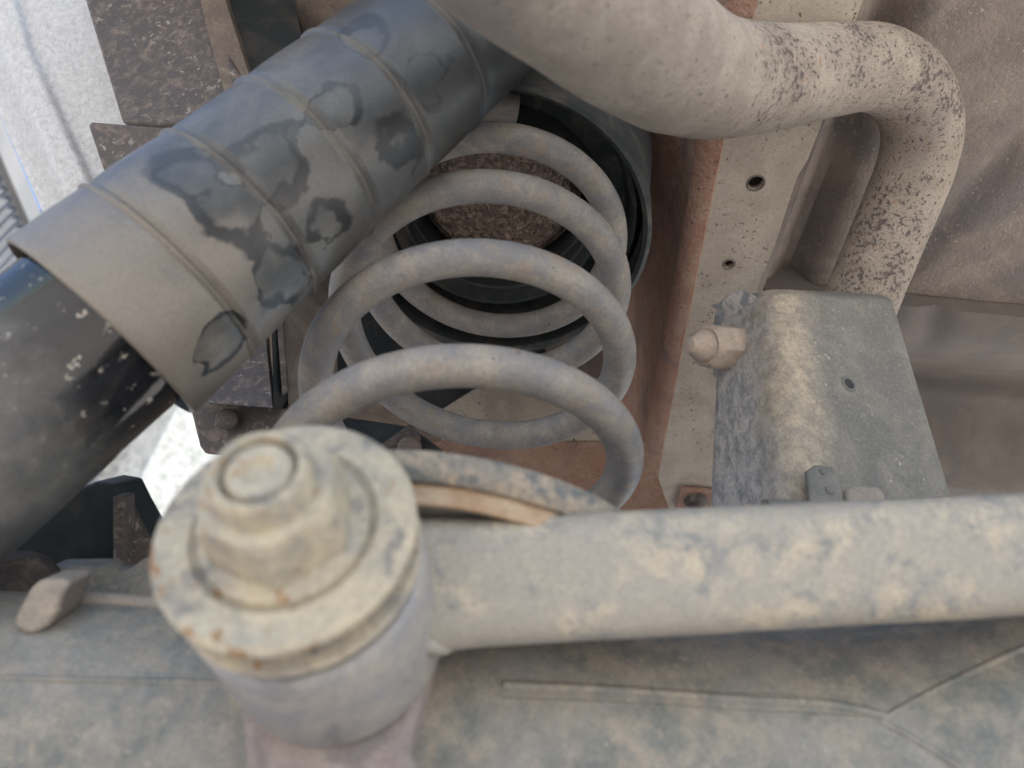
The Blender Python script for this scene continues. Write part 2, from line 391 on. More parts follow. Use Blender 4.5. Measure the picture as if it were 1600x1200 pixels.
part(obj('rail_underside', bm, m_rail, rail, sharp=20), 'beige rail underside with two round holes')
for px_, py_, r_ in ((1181, 286, 0.0037), (1139, 413, 0.0026)):
    obj('hole_rim', lathe_bm(WZ(px_, py_, ZR), ZA, [(r_, 0.004), (r_, -0.0003), (r_+0.0004, -0.0006), (r_+0.0010, -0.0002), (r_+0.0012, 0.0004)], 28), m_brown, rail)
# side wall: rolled corner then wall rising towards the body
path = [ext0[1]]+rl+[ext1[0]]
def side_fn(u, v):
    n = len(path)-1; k = min(int(u*n), n-1); t = u*n-k
    p = path[k].lerp(path[k+1], t)+Vector((-0.0024, 0, 0.0))
    s = v
    if s < 0.25:
        a = s/0.25*math.pi/2; return p+Vector((-0.009*math.sin(a), 0, 0.009*(1-math.cos(a))))
    q = (s-0.25)/0.75
    return p+Vector((-0.009-0.012*sm(0.2, 0.8, q)+0.0012*noise.noise(p*40+Vector((0, 0, q*4))), 0, 0.009+0.17*q))
obj('rail_side_wall', grid_bm(side_fn, 60, 30, XA*0.002), m_red, rail)
obj('rail_inner_web', prism_bm([ext0[1]+ZA*0.010, ext0[0]+Vector((-0.010, 0, 0.010)), rr[4]+Vector((-0.008, 0, 0.010)), ext1[1]+Vector((-0.008, 0, 0.010)), ext1[0]+ZA*0.010], ZA*0.002), m_dark, rail)
# small captive clip under the rail end
c = WZ(1087, 775, ZR)
clipb = obj('captive_nut_plate', prism_bm([c+Vector((dx, dy, -0.001)) for dx, dy in ((-0.013, -0.012), (0.02, -0.012), (0.02, 0.012), (-0.013, 0.012))], ZA*-0.003), m_red, rail); bevel(clipb, 0.0008)
obj('nut_collar', lathe_bm(c+ZA*-0.004, -ZA, [(0.0, 0.0), (0.0085, 0), (0.0085, 0.002), (0.0055, 0.004), (0.0035, 0.004), (0.003, 0.010), (0, 0.0105)], 28), m_plate, clipb)

# ------------------------------------------------------------------ upper spring seat
SB = Vector((-0.01582, 0.21047, ZC+0.14662)); R = 0.0575
def sz(t): return 0.05868*t-0.00349*t*t
seat = thing('upper_spring_seat', 'black rubber spring seat cup in the body above the coil spring', 'spring seat', SB+ZA*0.19)
obj('cup', lathe_bm(SB, ZA, [(0.0735, 0.166), (0.0755, 0.167), (0.0765, 0.20), (0.080, 0.235), (0.083, 0.37), (0.080, 0.37), (0.077, 0.236), (0.073, 0.200), (0.0715, 0.168)], 96, closed=True), m_rubber, seat)
obj('isolator', lathe_bm(SB, ZA, [(0.0712, 0.185), (0.0690, 0.181), (0.0660, 0.190), (0.0640, 0.197), (0.0535, 0.197), (0.0525, 0.186), (0.0510, 0.1795), (0.0495, 0.1800), (0.0490, 0.190), (0.0478, 0.191), (0.0475, 0.200), (0.0465, 0.201), (0.0462, 0.222), (0.0712, 0.222)], 96, closed=True), m_rubber, seat)
bm = bmesh.new(); prev = None; NR, NA = 46, 150
for i in range(1, NR+1):
    r = 0.0425*i/NR; ring = []
    for k in range(NA):
        a = 2*math.pi*k/NA; p = Vector((r*math.cos(a), r*math.sin(a), 0))
        n_ = abs(noise.noise(p*330))*1.5+0.5*noise.noise(p*800)
        ring.append(bm.verts.new(SB+p+ZA*(0.2045+0.006*sm(0.036, 0.0425, r)-0.0019*n_*sm(0.0415, 0.034, r)*sm(-0.03, 0.0, p.y))))
    if prev:
        for k in range(NA): bm.faces.new((prev[k], prev[(k+1) % NA], ring[(k+1) % NA], ring[k]))
    else: bm.faces.new(ring)
    prev = ring
rim = [bm.verts.new(v.co+ZA*0.010) for v in prev]
for k in range(NA): bm.faces.new((prev[k], prev[(k+1) % NA], rim[(k+1) % NA], rim[k]))
part(obj('sealer_disc', bm, m_sealer, seat, sharp=80), 'brown crusty sealer disc inside the cup')

# ------------------------------------------------------------------ coil spring
pts = []; NT = 420
for i in range(NT+1):
    t = -0.14+4.41*i/NT
    s_ = sz(t)
    if t < 0.1: s_ = sz(0.1)+(t-0.1)*0.036
    if t > 3.55: s_ = sz(3.55)+(t-3.55)*0.026
    a = 2*math.pi*t
    # 0 = towards the wheel, quarter turn = towards the camera side
    pts.append(SB+ZA*s_+Vector((-math.cos(a), -math.sin(a), 0))*R)
spring = obj('coil_spring', tube_bm(pts, 0.0064, 28), m_spring)
tag(spring, 'grey dusty steel coil spring standing between axle pan and body', 'coil spring')

# ------------------------------------------------------------------ rear axle with its spring pan and link bracket
AX = W(800, 1172, 0.217)
axle = thing('rear_axle', 'dusty grey rear axle housing with spring pan and welded link bracket', 'axle', AX)
AD = Vector((1, 0, 0.055)).normalized()
xs = [-0.36+0.86*i/120 for i in range(121)]
def ax_r(x): return 0.037+0.06*sm(0.085, 0.26, x)
bm = tube_bm([AX+AD*x for x in xs], [ax_r(x) for x in xs], 72, jit=0.012)
obj('axle_tube', bm, m_axle, axle)
# spring pan: shallow dish with rolled rim
PZ = -0.0435
pk = dict(a0=math.pi-1.32, a1=math.pi+0.95)
pan = obj('spring_pan', lathe_bm(SB+ZA*PZ, ZA, [(0.001, 0.006), (0.052, 0.006), (0.064, 0.007), (0.0705, 0.0125), (0.0722, 0.0130), (0.0732, 0.0120), (0.0732, 0.0078), (0.0724, 0.0064), (0.0706, 0.0052), (0.0694, 0.0054), (0.0688, 0.0074), (0.001, 0.0060)], 96, jit=0.0005, **pk), m_pan, axle)
obj('pan_lip', lathe_bm(SB+ZA*PZ, ZA, [(0.0688, 0.0074), (0.0692, 0.0012), (0.0686, 0.0004), (0.0674, 0.0006), (0.0668, 0.0070)], 96, jit=0.0004, **pk), m_lip, pan)
obj('pan_underside', lathe_bm(SB+ZA*PZ, ZA, [(0.0668, 0.0052), (0.05, 0.003), (0.001, 0.001)], 96, **pk), m_axle, pan)
def axle_hit(px, py, up=0.0):     # the point of the axle surface seen at a pixel
    r = ray(px, py)
    for k in range(1600):
        p = O+r*(0.10+k*0.0002); q_ = p-AX
        if (q_-AD*q_.dot(AD)).length < ax_r(q_.dot(AD))+up: return p
    return O+r*0.22

# ------------------------------------------------------------------ lateral rod with bushing, washer and nut
B0 = W(447, 826, 0.148)
bd = ((W(522, 975, 0.186)-B0).normalized()+(YA+XA*0.14).normalized()).normalized()
rod = thing('lateral_rod', 'dusty lateral control rod running from the round bushing to the side', 'control rod', B0)
def nutprof(): return None
ra, rb = W(610, 915, 0.180), W(1900, 850, 0.196)
def bar_bm(a, b, hw, hd, n=120, m=56):     # bar with a flattened, round-cornered section
    bm = bmesh.new(); t = (b-a).normalized(); fr = (ray(1100, 900)-t*ray(1100, 900).dot(t)).normalized(); vt = t.cross(fr); rings = []
    for i in range(n+1):
        p = a.lerp(b, i/n); k = 1+0.05*sm(12, 5, i); ring = []
        for q in range(m):
            an = 2*math.pi*q/m; c_, s_ = math.cos(an), math.sin(an)
            x = math.copysign(abs(c_)**0.62, c_)*hw*k; y = math.copysign(abs(s_)**0.62, s_)*hd
            v = p+vt*x+fr*y; ring.append(bm.verts.new(v+(vt*x+fr*y)*(0.012*noise.noise(v*70))))
        rings.append(ring)
    for A_, B_ in zip(rings, rings[1:]):
        for q in range(m): bm.faces.new((A_[q], A_[(q+1) % m], B_[(q+1) % m], B_[q]))
    bm.faces.new(rings[0]); bm.faces.new(rings[-1]); return bm
obj('rod_tube', bar_bm(ra, rb, 0.0146, 0.0115), m_rod, rod)
obj('bushing_sleeve', lathe_bm(B0, bd, [(0.0175, 0.0142), (0.0238, 0.0142), (0.0247, 0.0152), (0.0249, 0.017), (0.0249, 0.048), (0.0240, 0.0505), (0.0175, 0.0505)], 96), m_sleeve, rod)
obj('rubber_bush', lathe_bm(B0, bd, [(0.008, 0.0018), (0.0200, 0.0018), (0.0185, 0.0050), (0.0200, 0.0082), (0.0215, 0.0086), (0.0200, 0.0115), (0.0215, 0.0148), (0.008, 0.0148)], 96), m_rubber, rod)
obj('inner_washer', lathe_bm(B0, bd, [(0.0205, 0.0082), (0.0244, 0.0084), (0.0249, 0.0094), (0.0245, 0.0106), (0.0205, 0.0108)], 96, closed=True), m_nut, rod)
wsh = obj('washer', lathe_bm(B0, bd, [(0.0075, 0.0004), (0.0160, 0.0004), (0.0172, -0.0004), (0.0180, -0.0014), (0.0205, -0.0012), (0.0240, -0.0014), (0.0251, -0.0004), (0.0251, 0.0010), (0.0240, 0.0017), (0.0075, 0.0017)], 96), m_nut, rod)
u_, v_ = frame_of(bd)
bm = bmesh.new()
def hexring(s, af, r=None):
    out = []
    for k in range(48):
        a = 2*math.pi*k/48; hx = (af/2)/math.cos((a % (math.pi/3))-math.pi/6)
        rad = hx if r is None else min(hx, r)
        out.append(bm.verts.new(B0+bd*s+(u_*math.cos(a+0.35)+v_*math.sin(a+0.35))*rad))
    return out
rings = [hexring(0.0004, 0.033, 0.0165), hexring(-0.0012, 0.033, 0.0160), hexring(-0.0020, 0.0250, 0.0152), hexring(-0.0122, 0.0240, 0.0148), hexring(-0.0140, 0.0235, 0.0122), hexring(-0.0142, 0.0225, 0.0094), hexring(-0.0188, 0.0225, 0.0088), hexring(-0.0198, 0.0225, 0.0080), hexring(-0.0196, 0.020, 0.0072), hexring(-0.0170, 0.020, 0.0066)]
for A, Bq in zip(rings, rings[1:]):
    for k in range(48): bm.faces.new((A[k], A[(k+1) % 48], Bq[(k+1) % 48], Bq[k]))
bm.faces.new(rings[0]); bm.faces.new(rings[-1])
nut = obj('nut', bm, m_nut, rod, sharp=25)
prof = [(0.0064, -0.010), (0.0063, -0.0180), (0.0055, -0.0190), (0.0030, -0.0192), (0.0022, -0.0180), (0, -0.0178)]
obj('stud_end', lathe_bm(B0, bd, prof, 40), m_nut, nut)
obj('weld_bead', tube_bm(spline([W(640, 1012, 0.171), W(664, 1004, 0.170), W(690, 1004, 0.173), W(700, 995, 0.177)], 6), [0.0012]+[0.0024]*17+[0.0012], 12, jit=0.35), m_rod, rod)
# bracket on the axle that carries the stud (part of the axle)
yb_ = (B0+bd*0.0515).y
bpx = [(352, 1010), (378, 1122), (392, 1300), (690, 1300), (640, 1160), (683, 1020), (700, 900), (600, 800), (420, 830)]
bk = obj('link_bracket', prism_bm([WY(px, py, yb_) for px, py in bpx], YA*0.035), m_axbrk2, axle); bevel(bk, 0.0025, 3)
# seam welds on the housing
def seam(px, r=0.0008, jit=0.3, name='weld_seam', m=None, n=30):
    P = spline([Vector((x, y, 0)) for x, y in px], 12)
    return obj(name, tube_bm([axle_hit(p.x, p.y) for p in P], r, 10, jit=jit), m or m_axle, axle)
seam([(-30, 1058), (80, 1061), (200, 1064), (352, 1067)], 0.0007)
seam([(786, 1070), (950, 1078), (1150, 1092), (1290, 1100), (1384, 1118)], 0.0011)
seam([(786, 1094), (950, 1100), (1150, 1112), (1290, 1120), (1380, 1126)], 0.0006)
seam([(1375, 1127), (1430, 1095), (1520, 1050), (1630, 1000)], 0.0009)
seam([(1375, 1127), (1420, 1150), (1470, 1180), (1520, 1215)], 0.0009)
sp_ = [[axle_hit(788+590*i/40, (1072+0.030*590*i/40)+(22+0.012*590*i/40)*j/6) for j in range(7)] for i in range(41)]
obj('seam_strip', grid_bm(lambda u, v: sp_[int(round(u*40))][int(round(v*6))]+(O-sp_[int(round(u*40))][int(round(v*6))]).normalized()*0.0003, 40, 6, FWD*0.003), m_axle, axle)

# ------------------------------------------------------------------ brake pipe clipped to the axle
bp = thing('brake_pipe', 'thin brake pipe held by a rounded tab on the axle', 'pipe', axle_hit(110, 935))
def toward(p, k): return p+(O-p).normalized()*k
obj('pipe', tube_bm(spline([toward(axle_hit(x, y), 0.0018) for x, y in ((98, 936), (160, 938), (260, 944), (380, 952))], 10), 0.0022, 20), m_axbrk, bp)
tabpx = [(20, 968), (23, 982), (38, 991), (56, 990), (76, 978), (90, 956), (97, 932), (110, 911), (95, 906), (60, 907), (46, 920), (32, 945)]
dt = (M3.transposed() @ (axle_hit(45, 990)-O)).z*-1-0.001
tb = obj('tab', prism_bm([W(x, y, dt) for x, y in tabpx], FWD*0.012), m_axbrk, bp); bevel(tb, 0.001)
# dark brake hardware behind
bh = thing('brake_bracket', 'dark steel bracket between the axle and black damper', 'bracket', W(150, 860, 0.26))
D0 = 0.265
q = obj('plate', prism_bm([W(-40, 900, D0), W(60, 790, D0), W(150, 752, D0), W(180, 757, D0), W(196, 790, D0), W(240, 870, D0), W(262, 985, D0), W(-40, 985, D0)], FWD*0.02), m_dark, bh); bevel(q, 0.001)
q = obj('rib', prism_bm([W(176, 775, D0-.008), W(193, 775, D0-.008), W(196, 892, D0-.012), W(176, 880, D0-.012)], FWD*0.008), m_plate, bh); bevel(q, 0.0006)
q = obj('side_flange', prism_bm([W(193, 786, D0-.003), W(200, 790, D0-.003), W(252, 895, D0-.003), W(196, 895, D0-.007)], FWD*0.004), m_plate, bh)
q = obj('foot', prism_bm([W(70, 886, D0-.02), W(168, 884, D0-.02), W(176, 893, D0-.02), W(196, 893, D0-.02), W(225, 872, D0-.02), W(290, 872, D0-.02), W(290, 960, D0-.03), W(70, 960, D0-.03)], FWD*0.012), m_axle, bh); bevel(q, 0.002)
bc = W(28, 925, D0-0.03)
obj('bush_end', lathe_bm(bc, bc-O, [(0, 0), (0.010, 0), (0.0125, 0.003), (0.0125, 0.02), (0, 0.02)], 40), m_plate, bh)

# ------------------------------------------------------------------ damper (shock absorber)
A = W(160, 520, 0.230); Bp = W(670, 90, 0.285)
ax = (Bp-A); L = ax.length; ax.normalize()
shock = thing('shock_absorber', 'black shock absorber with grey dusty water-stained rubber sleeve', 'shock absorber', A)
r0, r1 = 0.0347, 0.0285
def u_of(px, py):     # distance along the axis closest to a pixel's ray
    best = min(((( (A+ax*(k*0.001))-O).normalized()-ray(px, py).normalized()).length, k*0.001) for k in range(-80, 260)); return best[1]
gro = [u_of(*p) for p in ((262, 430), (372, 338), (475, 254), (572, 176), (668, 100))]
def rs(s): return r0+(r1-r0)*s/L
END = L*1.42
prof = [(0.0322, 0.03), (0.0330, 0.003), (rs(0)-0.0012, 0.0), (rs(0)-0.0003, 0.0003), (rs(0)+0.0003, 0.0012)]
st_ = sorted(gro)
ss = 0.003
seg = [0.003]+st_+[END]
for a_, b_ in zip(seg, seg[1:]):
    for k in range(1, 10):
        s_ = a_+(b_-a_)*k/10
        prof.append((rs(s_)+0.0003*math.sin(math.pi*k/10), s_))
    if b_ < END-1e-6:
        prof += [(rs(b_)+0.0000, b_-0.0016), (rs(b_)+0.0009, b_-0.0008), (rs(b_)+0.0009, b_-0.0002), (rs(b_)-0.0010, b_+0.0003), (rs(b_)-0.0006, b_+0.0012), (rs(b_), b_+0.0030)]
prof += [(rs(END), END), (0.001, END)]
def boot_hit(px, py):
    r = ray(px, py)
    for k in range(2000):
        p = O+r*(0.12+k*0.0001); s_ = (p-A).dot(ax)
        if (p-A-ax*s_).length < rs(s_): return p
    return O+r*0.23
marks = []
for px, py, rp, wide, fill in ((292, 262, 52, 0.16, 0.8), (352, 350, 54, 0.30, 0.35), (446, 250, 58, 0.22, 0.25), (527, 172, 46, 0.15, 0.85), (342, 534, 36, 0.42, 0.1),
                               (612, 222, 46, 0.10, 0.1), (440, 440, 48, 0.12, 0.12), (515, 335, 44, 0.10, 0.15), (655, 100, 50, 0.12, 0.5), (565, 60, 40, 0.08, 0.4)):
    p_ = boot_hit(px, py); marks.append((p_, rp*((p_-O).dot(FWD))/F, wide, fill))
m_boot = boot_mat(marks, A, ax, L)
obj('rubber_sleeve', lathe_bm(A, ax, prof, 128, jit=0.0006, jf=30), m_boot, shock, sharp=60)
m_damper = shock_body_mat(A, ax)
for b_ in st_:
    obj('ridge', lathe_bm(A, ax, [(rs(b_)-0.0004, b_-0.0013), (rs(b_)+0.0006, b_-0.0011), (rs(b_)+0.00095, b_-0.0007), (rs(b_)+0.0006, b_-0.0001), (rs(b_)-0.0008, b_+0.0001)], 128, jit=0.0006, jf=30), m_ridge, shock)
obj('damper_body', lathe_bm(A, ax, [(0.0, -0.135), (0.026, -0.135), (0.0290, -0.131), (0.0290, 0.06), (0, 0.06)], 96), m_damper, shock)

# ------------------------------------------------------------------ exhaust pipe
ep = [(520, -420, .115), (640, -290, .135), (750, -175, .158), (845, -80, .180), (925, -5, .205), (995, 60, .234), (1060, 104, .262), (1130, 124, .290), (1215, 122, .312), (1300, 110, .332), (1370, 108, .350), (1420, 140, .366), (1440, 195, .380), (1432, 255, .390), (1405, 325, .398), (1374, 400, .404), (1345, 470, .408), (1310, 560, .415)]
pth = spline([W(*p) for p in ep], 10)
m_exh = exhaust_mat([(W(1440, 95, .345), 0.042), (W(1490, 150, .36), 0.034), (W(1300, 70, .32), 0.034), (W(1205, 85, .29), 0.034), (W(1360, 390, .385), 0.052), (W(1320, 330, .385), 0.026)])
rad_ = [0.0228-0.0042*sm(45, 105, i) for i in range(len(pth))]
exh = obj('exhaust_pipe', tube_bm(pth, rad_, 72, jit=0.014), m_exh)
tag(exh, 'beige dusty exhaust pipe with rust specks bending down behind the bracket', 'exhaust pipe')

# ------------------------------------------------------------------ body bracket for the rod with its bolt
bkt = thing('rod_bracket', 'grey channel bracket with a bolt on its dusty side, above the rod', 'bracket', W(1300, 800, 0.27))
# two planes: wide face and left side, joined by a rounded bend
def lp(a, b, t): return a.lerp(b, t)
tl_, tm_, tr_ = W(1128, 470, 0.350), W(1215, 447, 0.318), W(1392, 458, 0.345)
bl_, bm_, br_ = W(1113, 830, 0.300), W(1262, 842, 0.258), W(1506, 838, 0.285)
def brk_fn(u, v):
    a = spline([tl_, lp(tl_, tm_, 0.45), lp(tl_, tm_, 0.92)+FWD*0.002, lp(tm_, tr_, 0.18), lp(tm_, tr_, 0.6), tr_], 8)
    return a
def prof_pts(T, Mi, Rr):
    s = spline([T, lp(T, Mi, 0.5), lp(T, Mi, 0.84)+FWD*0.0005, lp(Mi, Rr, 0.12)+FWD*0.0012, lp(Mi, Rr, 0.5), lp(Mi, Rr, 0.93), Rr+FWD*0.004, Rr+FWD*0.03], 8); return s
top, bot = prof_pts(tl_, tm_, tr_), prof_pts(bl_, bm_, br_)
nP = len(top)-1
def face_fn(u, v):
    k = min(int(u*nP), nP-1); t = u*nP-k
    p = lp(lp(top[k], top[k+1], t), lp(bot[k], bot[k+1], t), v)
    # flared shoulder at the top of the side wall
    return p+FWD*(0.010*sm(0.06, 0.0, v)*sm(0.35, 0.0, u)+0.007*max(0, 1-v/0.045)**2)
s, col, pos = bracket_dust_mat()
xm = lp(tm_, bm_, 0.5).x
# dust stripe runs along the bend: distance across the bend measured in the plate's own skewed direction
g2 = s.n('ShaderNodeVectorMath', operation='DOT_PRODUCT'); s.l(s.co, g2.inputs[0])
e1 = (bm_-tm_).normalized(); e2 = (tr_-tl_).normalized(); nrm = e1.cross(e2).normalized(); acr = nrm.cross(e1)
if acr.dot(e2) < 0: acr = -acr
g2.inputs[1].default_value = acr
wob = s.math('MULTIPLY', s.math('SUBTRACT', s.noise(40, 8, 0.7), 0.5), 0.028)
dd = s.math('ADD', s.math('SUBTRACT', g2.outputs['Value'], acr.dot(tm_)), wob)
dust_n = s.mix(s.rmp(s.noise(170, 5, 0.72), 0.36, 0.64), (0.22, 0.19, 0.155), (0.35, 0.295, 0.225))
fl_n = s.mix(s.rmp(s.noise(330, 4, 0.7, 0.4, s.stretch((1.6, 0.5, 0.45))), 0.36, 0.62), (0.175, 0.175, 0.18), (0.33, 0.31, 0.295))
col = s.mix(s.rmp(dd, 0.019, 0.004), col, dust_n)
col = s.mix(s.rmp(dd, -0.001, -0.012), col, fl_n)
gr = s.math('MULTIPLY', s.rmp(s.noise(620, 3, 0.65, 1.0), 0.56, 0.72), 0.45)
col = s.mix(gr, col, (0.33, 0.315, 0.28))
m_bface = s.done(s.grain(col, 900, 0.2), 0.65, [(s.noise(260, 6, 0.7), 0.35, 0.0009)], 0.3)
bm = bmesh.new()
bb = obj('channel', grid_bm(face_fn, nP*2, 100, FWD*0.0035), m_bface, bkt)
# top return of the channel
obj('top_return', prism_bm([top[16]+FWD*0.009, top[40]+FWD*0.009, tr_+FWD*0.045, top[16]+FWD*0.05], (tm_-bm_).normalized()*-0.003), m_brk, bkt)
# drilled hole with a worn rim, its inner shade painted as a dark disc
hc = None
def face_at(px, py):
    best = None
    for i in range(0, 101):
        for j in range(0, 101):
            p = face_fn(i/100, j/100); c = M3.transposed() @ (p-O); x = 800+F*c.x/-c.z; y = 600-F*c.y/-c.z
            dd_ = (x-px)**2+(y-py)**2
            if best is None or dd_ < best[0]: best = (dd_, p, i/100, j/100)
    p = best[1]; i, j = best[2], best[3]
    n = (face_fn(min(i+.01, 1), j)-face_fn(i-.01, j)).cross(face_fn(i, min(j+.01, 1))-face_fn(i, j-.01)).normalized()
    if n.dot(FWD) > 0: n = -n
    return p, n
hp, hn = face_at(1328, 601)
obj('hole_rim', lathe_bm(hp, hn, [(0.0022, 0.0002), (0.0026, 0.0006), (0.0033, 0.0004), (0.0038, -0.0004)], 28), m_brk, bkt)
obj('hole_shade', lathe_bm(hp, hn, [(0.0, 0.0001), (0.0023, 0.0003)], 28), m_dark, bkt)
# bolt sticking out of the side
np_, nn_ = face_at(1140, 545)
q_ = W(1075, 539, 0.318)
bax = (q_-np_).normalized()
bl = (q_-np_).length
bolt = thing  # (name kept free)
u_, v_ = frame_of(bax); bm = bmesh.new()
def hexr(s, af, r=None, ph=0.2):
    out = []
    for k in range(48):
        a = 2*math.pi*k/48; hx = (af/2)/math.cos((a % (math.pi/3))-math.pi/6); rad = hx if r is None else min(hx, r)
        out.append(bm.verts.new(np_+bax*s+(u_*math.cos(a+ph)+v_*math.sin(a+ph))*rad))
    return out
h = bl
rings = [hexr(-0.004, 0.0178, 0.0100), hexr(h*0.50, 0.0178, 0.0100), hexr(h*0.62, 0.0178, 0.0080), hexr(h*0.62, 0.0178, 0.0064)]
for Aq, Bq in zip(rings, rings[1:]):
    for k in range(48): bm.faces.new((Aq[k], Aq[(k+1) % 48], Bq[(k+1) % 48], Bq[k]))
bm.faces.new(rings[0]); bm.faces.new(rings[-1])
m_pink = dusty('bolt_pink_dust', (0.29, 0.235, 0.195), (0.38, 0.31, 0.25), 60, 0.4, 0.65, spots=(0.2, 0.14, 0.11), spot_sc=260, rough=0.8, bump=0.3)
bn = obj('nut', bm, m_pink, bkt, sharp=25)
obj('bolt_tip', lathe_bm(np_, bax, [(0.0066, h*0.5), (0.0068, h*0.66), (0.0063, h*0.68), (0.0068, h*0.70), (0.0066, h*0.73), (0.0030, h*0.97), (0.0, h*1.0)], 36), m_pink, bn)
# rounded ear rising behind the nut
earpx = [(1117, 590), (1116, 520), (1120, 490), (1130, 468), (1146, 455), (1164, 452), (1182, 462), (1190, 480), (1200, 560), (1195, 600)]
ear = obj('ear', prism_bm([W(x, y, 0.3475-0.00030*(x-1117)) for x, y in earpx], FWD*0.004), m_flake, bkt); bevel(ear, 0.0012)
# pipe clip tabs at the lower edge
tabA = [(1261, 735), (1275, 726), (1300, 728), (1312, 742), (1319, 770), (1321, 830), (1268, 830), (1266, 770)]
p0, n0 = face_at(1300, 770); p0 = p0+n0*0.006
o1 = obj('clip_tab', prism_bm([WP(x, y, p0, n0) for x, y in tabA], -n0*0.0022), m_brk, bkt); bevel(o1, 0.0007)
for px, py, r in ((1285, 737, 0.0011), (1296, 766, 0.0017)):
    obj('rivet', lathe_bm(WP(px, py, p0, n0), n0, [(r, -0.0004), (r, 0.0004), (r*0.6, 0.0007), (0, 0.0007)], 16), m_brk, o1)
tabB = [(1324, 764), (1334, 758), (1372, 760), (1384, 772), (1392, 830), (1332, 830)]
p1 = p0+n0*0.002
o2 = obj('clip_tab', prism_bm([WP(x, y, p1, n0) for x, y in tabB], -n0*0.003), m_axbrk, bkt); bevel(o2, 0.0009)
obj('clipped_pipe', tube_bm([WP(1195, 790, p0, n0), WP(1300, 787, p0, n0)-n0*0.003, WP(1420, 784, p0, n0)-n0*0.003, WP(1500, 782, p0, n0)], 0.0022, 14), m_brk, bkt)

# ------------------------------------------------------------------ outer chassis plates beside the damper
out = thing('outrigger', 'dark brown rusty outrigger box beside the white inner wing', 'chassis bracket', W(250, 150, 0.5))
n_out = (ray(250, 100)*-1).normalized()
oo = obj('box_face', prism_bm([W(60, -130, 0.50), W(132, 0, 0.47), W(190, 192, 0.42), W(300, 198, 0.415), W(420, 200, 0.41), W(345, 60, 0.445), W(305, -130, 0.50)], FWD*0.03), m_plate, out); bevel(oo, 0.002)
obj('folded_flange', prism_bm([W(300, -60, 0.47), W(322, 40, 0.445), W(352, 150, 0.42), W(400, 150, 0.43), W(352, 0, 0.46), W(340, -60, 0.47)], FWD*0.01), m_brown, out)
obj('inner_wall', prism_bm([W(340, -90, 0.50), W(352, 40, 0.465), W(385, 190, 0.43), W(500, 190, 0.45), W(458, 0, 0.52), W(440, -90, 0.53)], FWD*0.02), m_dark, out)
lp_ = obj('lug', prism_bm([W(142, 190, 0.40), W(138, 197, 0.40), W(160, 262, 0.395), W(180, 300, 0.39), W(330, 300, 0.385), W(330, 210, 0.39), W(280, 201, 0.392)], FWD*0.006), m_plate, out); bevel(lp_, 0.0012, 3)
obj('lug_pad', prism_bm([W(240, 214, 0.386), W(232, 218, 0.386), W(190, 280, 0.382), W(320, 300, 0.382), W(330, 220, 0.384)], FWD*0.004), m_plate, lp_)
obj('top_panel', prism_bm([W(455, -60, 0.56), W(462, 30, 0.54), W(475, 90, 0.52), W(760, 90, 0.52), W(760, -60, 0.56)], FWD*0.01), m_brown, out)

# shock-side lower stay with bolt, behind the sleeve
stay = thing('bump_stop_stay', 'dark brown folded stay plate with a bolt hole left of the spring', 'chassis bracket', W(380, 700, 0.42))
sb = obj('base_plate', prism_bm([W(285, 600, 0.420), W(300, 650, 0.415), W(312, 698, 0.41), W(320, 709, 0.41), W(345, 712, 0.41), W(470, 712, 0.41), W(470, 660, 0.41), W(447, 622, 0.415), W(380, 590, 0.42)], FWD*0.005), m_plate, stay); bevel(sb, 0.0012)
cb = W(354, 655, 0.409)
obj('bolt_head', lathe_bm(cb, -ray(354, 655), [(0.0, 0.0045), (0.0042, 0.0045), (0.0054, 0.0035), (0.0056, 0.0), (0.0056, -0.003)], 32), m_plate, sb)
obj('shelf', prism_bm([W(306, 628, 0.398), W(426, 637, 0.398), W(418, 560, 0.425), W(412, 480, 0.45), (W(330, 560, 0.43))], FWD*0.006), m_plate, stay)
obj('channel_web', prism_bm([W(424, 500, 0.405), W(428, 640, 0.395), W(440, 628, 0.402), W(432, 480, 0.41)], FWD*0.02), m_dark, stay)
obj('channel_lip', prism_bm([W(430, 470, 0.41), W(441, 618, 0.40), W(449, 612, 0.402), W(438, 460, 0.412)], FWD*0.003), m_plate, stay)
obj('upright', prism_bm([W(436, 440, 0.42), W(452, 650, 0.41), W(520, 650, 0.43), W(520, 380, 0.46)], FWD*0.012), m_brown, stay)
obj('rear_web', prism_bm([W(470, 360, 0.47), W(485, 600, 0.46), W(700, 640, 0.52), W(860, 560, 0.56), W(760, 380, 0.56)], FWD*0.01), m_dark, stay)  # dark sheet behind the coils, deep shadow put into its colour

# plate and bracing seen through the lower coils
low = thing('body_crossmember', 'tan dusty crossmember plate seen through the lower coils', 'crossmember', W(800, 700, 0.5))
q = obj('tan_plate', prism_bm([W(690, 640, 0.50), W(770, 590, 0.53), W(960, 590, 0.53), W(960, 720, 0.49), W(690, 720, 0.49)], FWD*0.01), m_rail, low)
q = obj('red_plate', prism_bm([W(672, 690, 0.485), W(1010, 690, 0.485), W(1060, 840, 0.44), W(660, 840, 0.44)], FWD*0.008), m_red, low)
q = obj('dark_stay', prism_bm([W(520, 650, 0.47), W(640, 668, 0.47), W(690, 705, 0.46), W(680, 840, 0.43), W(480, 840, 0.43)], FWD*0.006), m_dark, low)
q = obj('strut', tube_bm([W(560, 740, 0.44), W(648, 676, 0.46)], 0.006, 20), m_plate, low)
q = obj('strut_end', lathe_bm(W(640, 700, 0.44), ray(640, 700), [(0, 0), (0.0055, 0.0), (0.007, 0.002), (0.007, 0.01), (0, 0.01)], 24), m_brown, low)

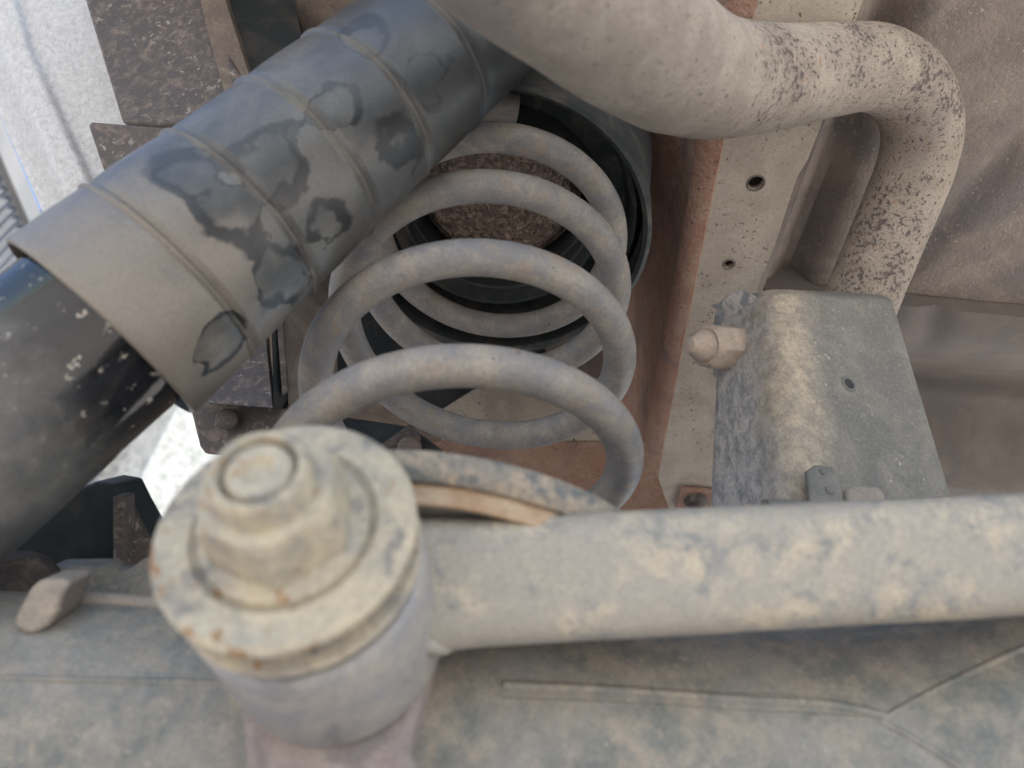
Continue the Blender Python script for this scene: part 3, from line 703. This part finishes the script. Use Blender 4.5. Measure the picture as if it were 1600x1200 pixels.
# ------------------------------------------------------------------ white inner wing behind the damper
def wing_fn(u, v):
    e0 = [(-70, -90), (-24, 125), (22, 228), (84, 370), (185, 620)]
    e1 = [(75, -150), (145, 0), (225, 180), (300, 330), (390, 560)]
    k = min(int(v*4), 3); t = v*4-k
    a = Vector(e0[k]).lerp(Vector(e0[k+1]), t); b = Vector(e1[k]).lerp(Vector(e1[k+1]), t)
    p = a.lerp(b, u)
    d = 0.56-0.05*v + 0.03*sm(0.25, 0.0, u)
    ridge = 0.006*sm(0.38, 0.46, u)
    return W(p.x, p.y, d+ridge)
wing = obj('inner_wing', grid_bm(wing_fn, 60, 120, FWD*0.004), m_white)
tag(wing, 'white stone-chip coated inner wing panel with pressed ridge beside the outrigger', 'body panel')

# ------------------------------------------------------------------ outside: boundary wall, electric fence, white house wall
XW = -2.24
bw = thing('boundary_wall', 'tall grey wall with dark ribbed sheeting beyond the wheel arch', 'wall', (XW, 2.0, 0))
def boxbm(x0, x1, y0, y1, z0, z1): return prism_bm([Vector((x0, y0, z0)), Vector((x1, y0, z0)), Vector((x1, y1, z0)), Vector((x0, y1, z0))], ZA*(z1-z0))
obj('wall_face', boxbm(XW-0.25, XW-0.05, 0.6, 3.6, 0, 3.16), m_wall, bw)
def sheet_fn(u, v):
    y = 0.6+3.0*u; return Vector((XW-0.045+0.006*math.sin(y*2*math.pi/0.05), y, 0.02+3.12*v))
obj('ribbed_sheet', grid_bm(sheet_fn, 480, 2), m_sheet, bw)
obj('coping', boxbm(XW-0.27, XW-0.02, 0.6, 3.6, 3.162, 3.26), m_wall, bw)
ef = thing('electric_fence', 'thin electric fence wires and posts on the boundary wall', 'fence', (XW, 2.0, 3.19))
for k in range(4):
    obj('wire', tube_bm([Vector((XW-0.10+0.03*k, 0.6, 3.275+0.03*k)), Vector((XW-0.10+0.03*k, 3.6, 3.275+0.03*k))], 0.004, 8), m_wire, ef)
for k in range(9):
    y = 0.8+0.33*k; obj('post', tube_bm([Vector((XW-0.14, y, 3.18)), Vector((XW+0.02, y, 3.36))], 0.006, 8), m_wire, ef)
hs = thing('house_wall', 'bright white roughcast house wall seen below the damper', 'wall', (-2.2, 4.6, 0))
c0 = WX(249, 690, -2.2); 
obj('side_face', boxbm(-2.5, -2.2, 3.61, c0.y, 0, 3.9), m_plaster_dim, hs)
d2 = Vector((0.75, 0.66, 0))
obj('return_face', prism_bm([Vector((-2.2, c0.y+0.003, 0)), Vector((-2.2, c0.y+0.003, 0))+d2*3, Vector((-2.2, c0.y+0.3, 0))+d2*3, Vector((-2.2, c0.y+0.3, 0))], ZA*5.5), m_plaster_lit, hs)

scene.render.engine = 'CYCLES'
scene.cycles.max_bounces = 5; scene.cycles.diffuse_bounces = 4; scene.cycles.glossy_bounces = 2
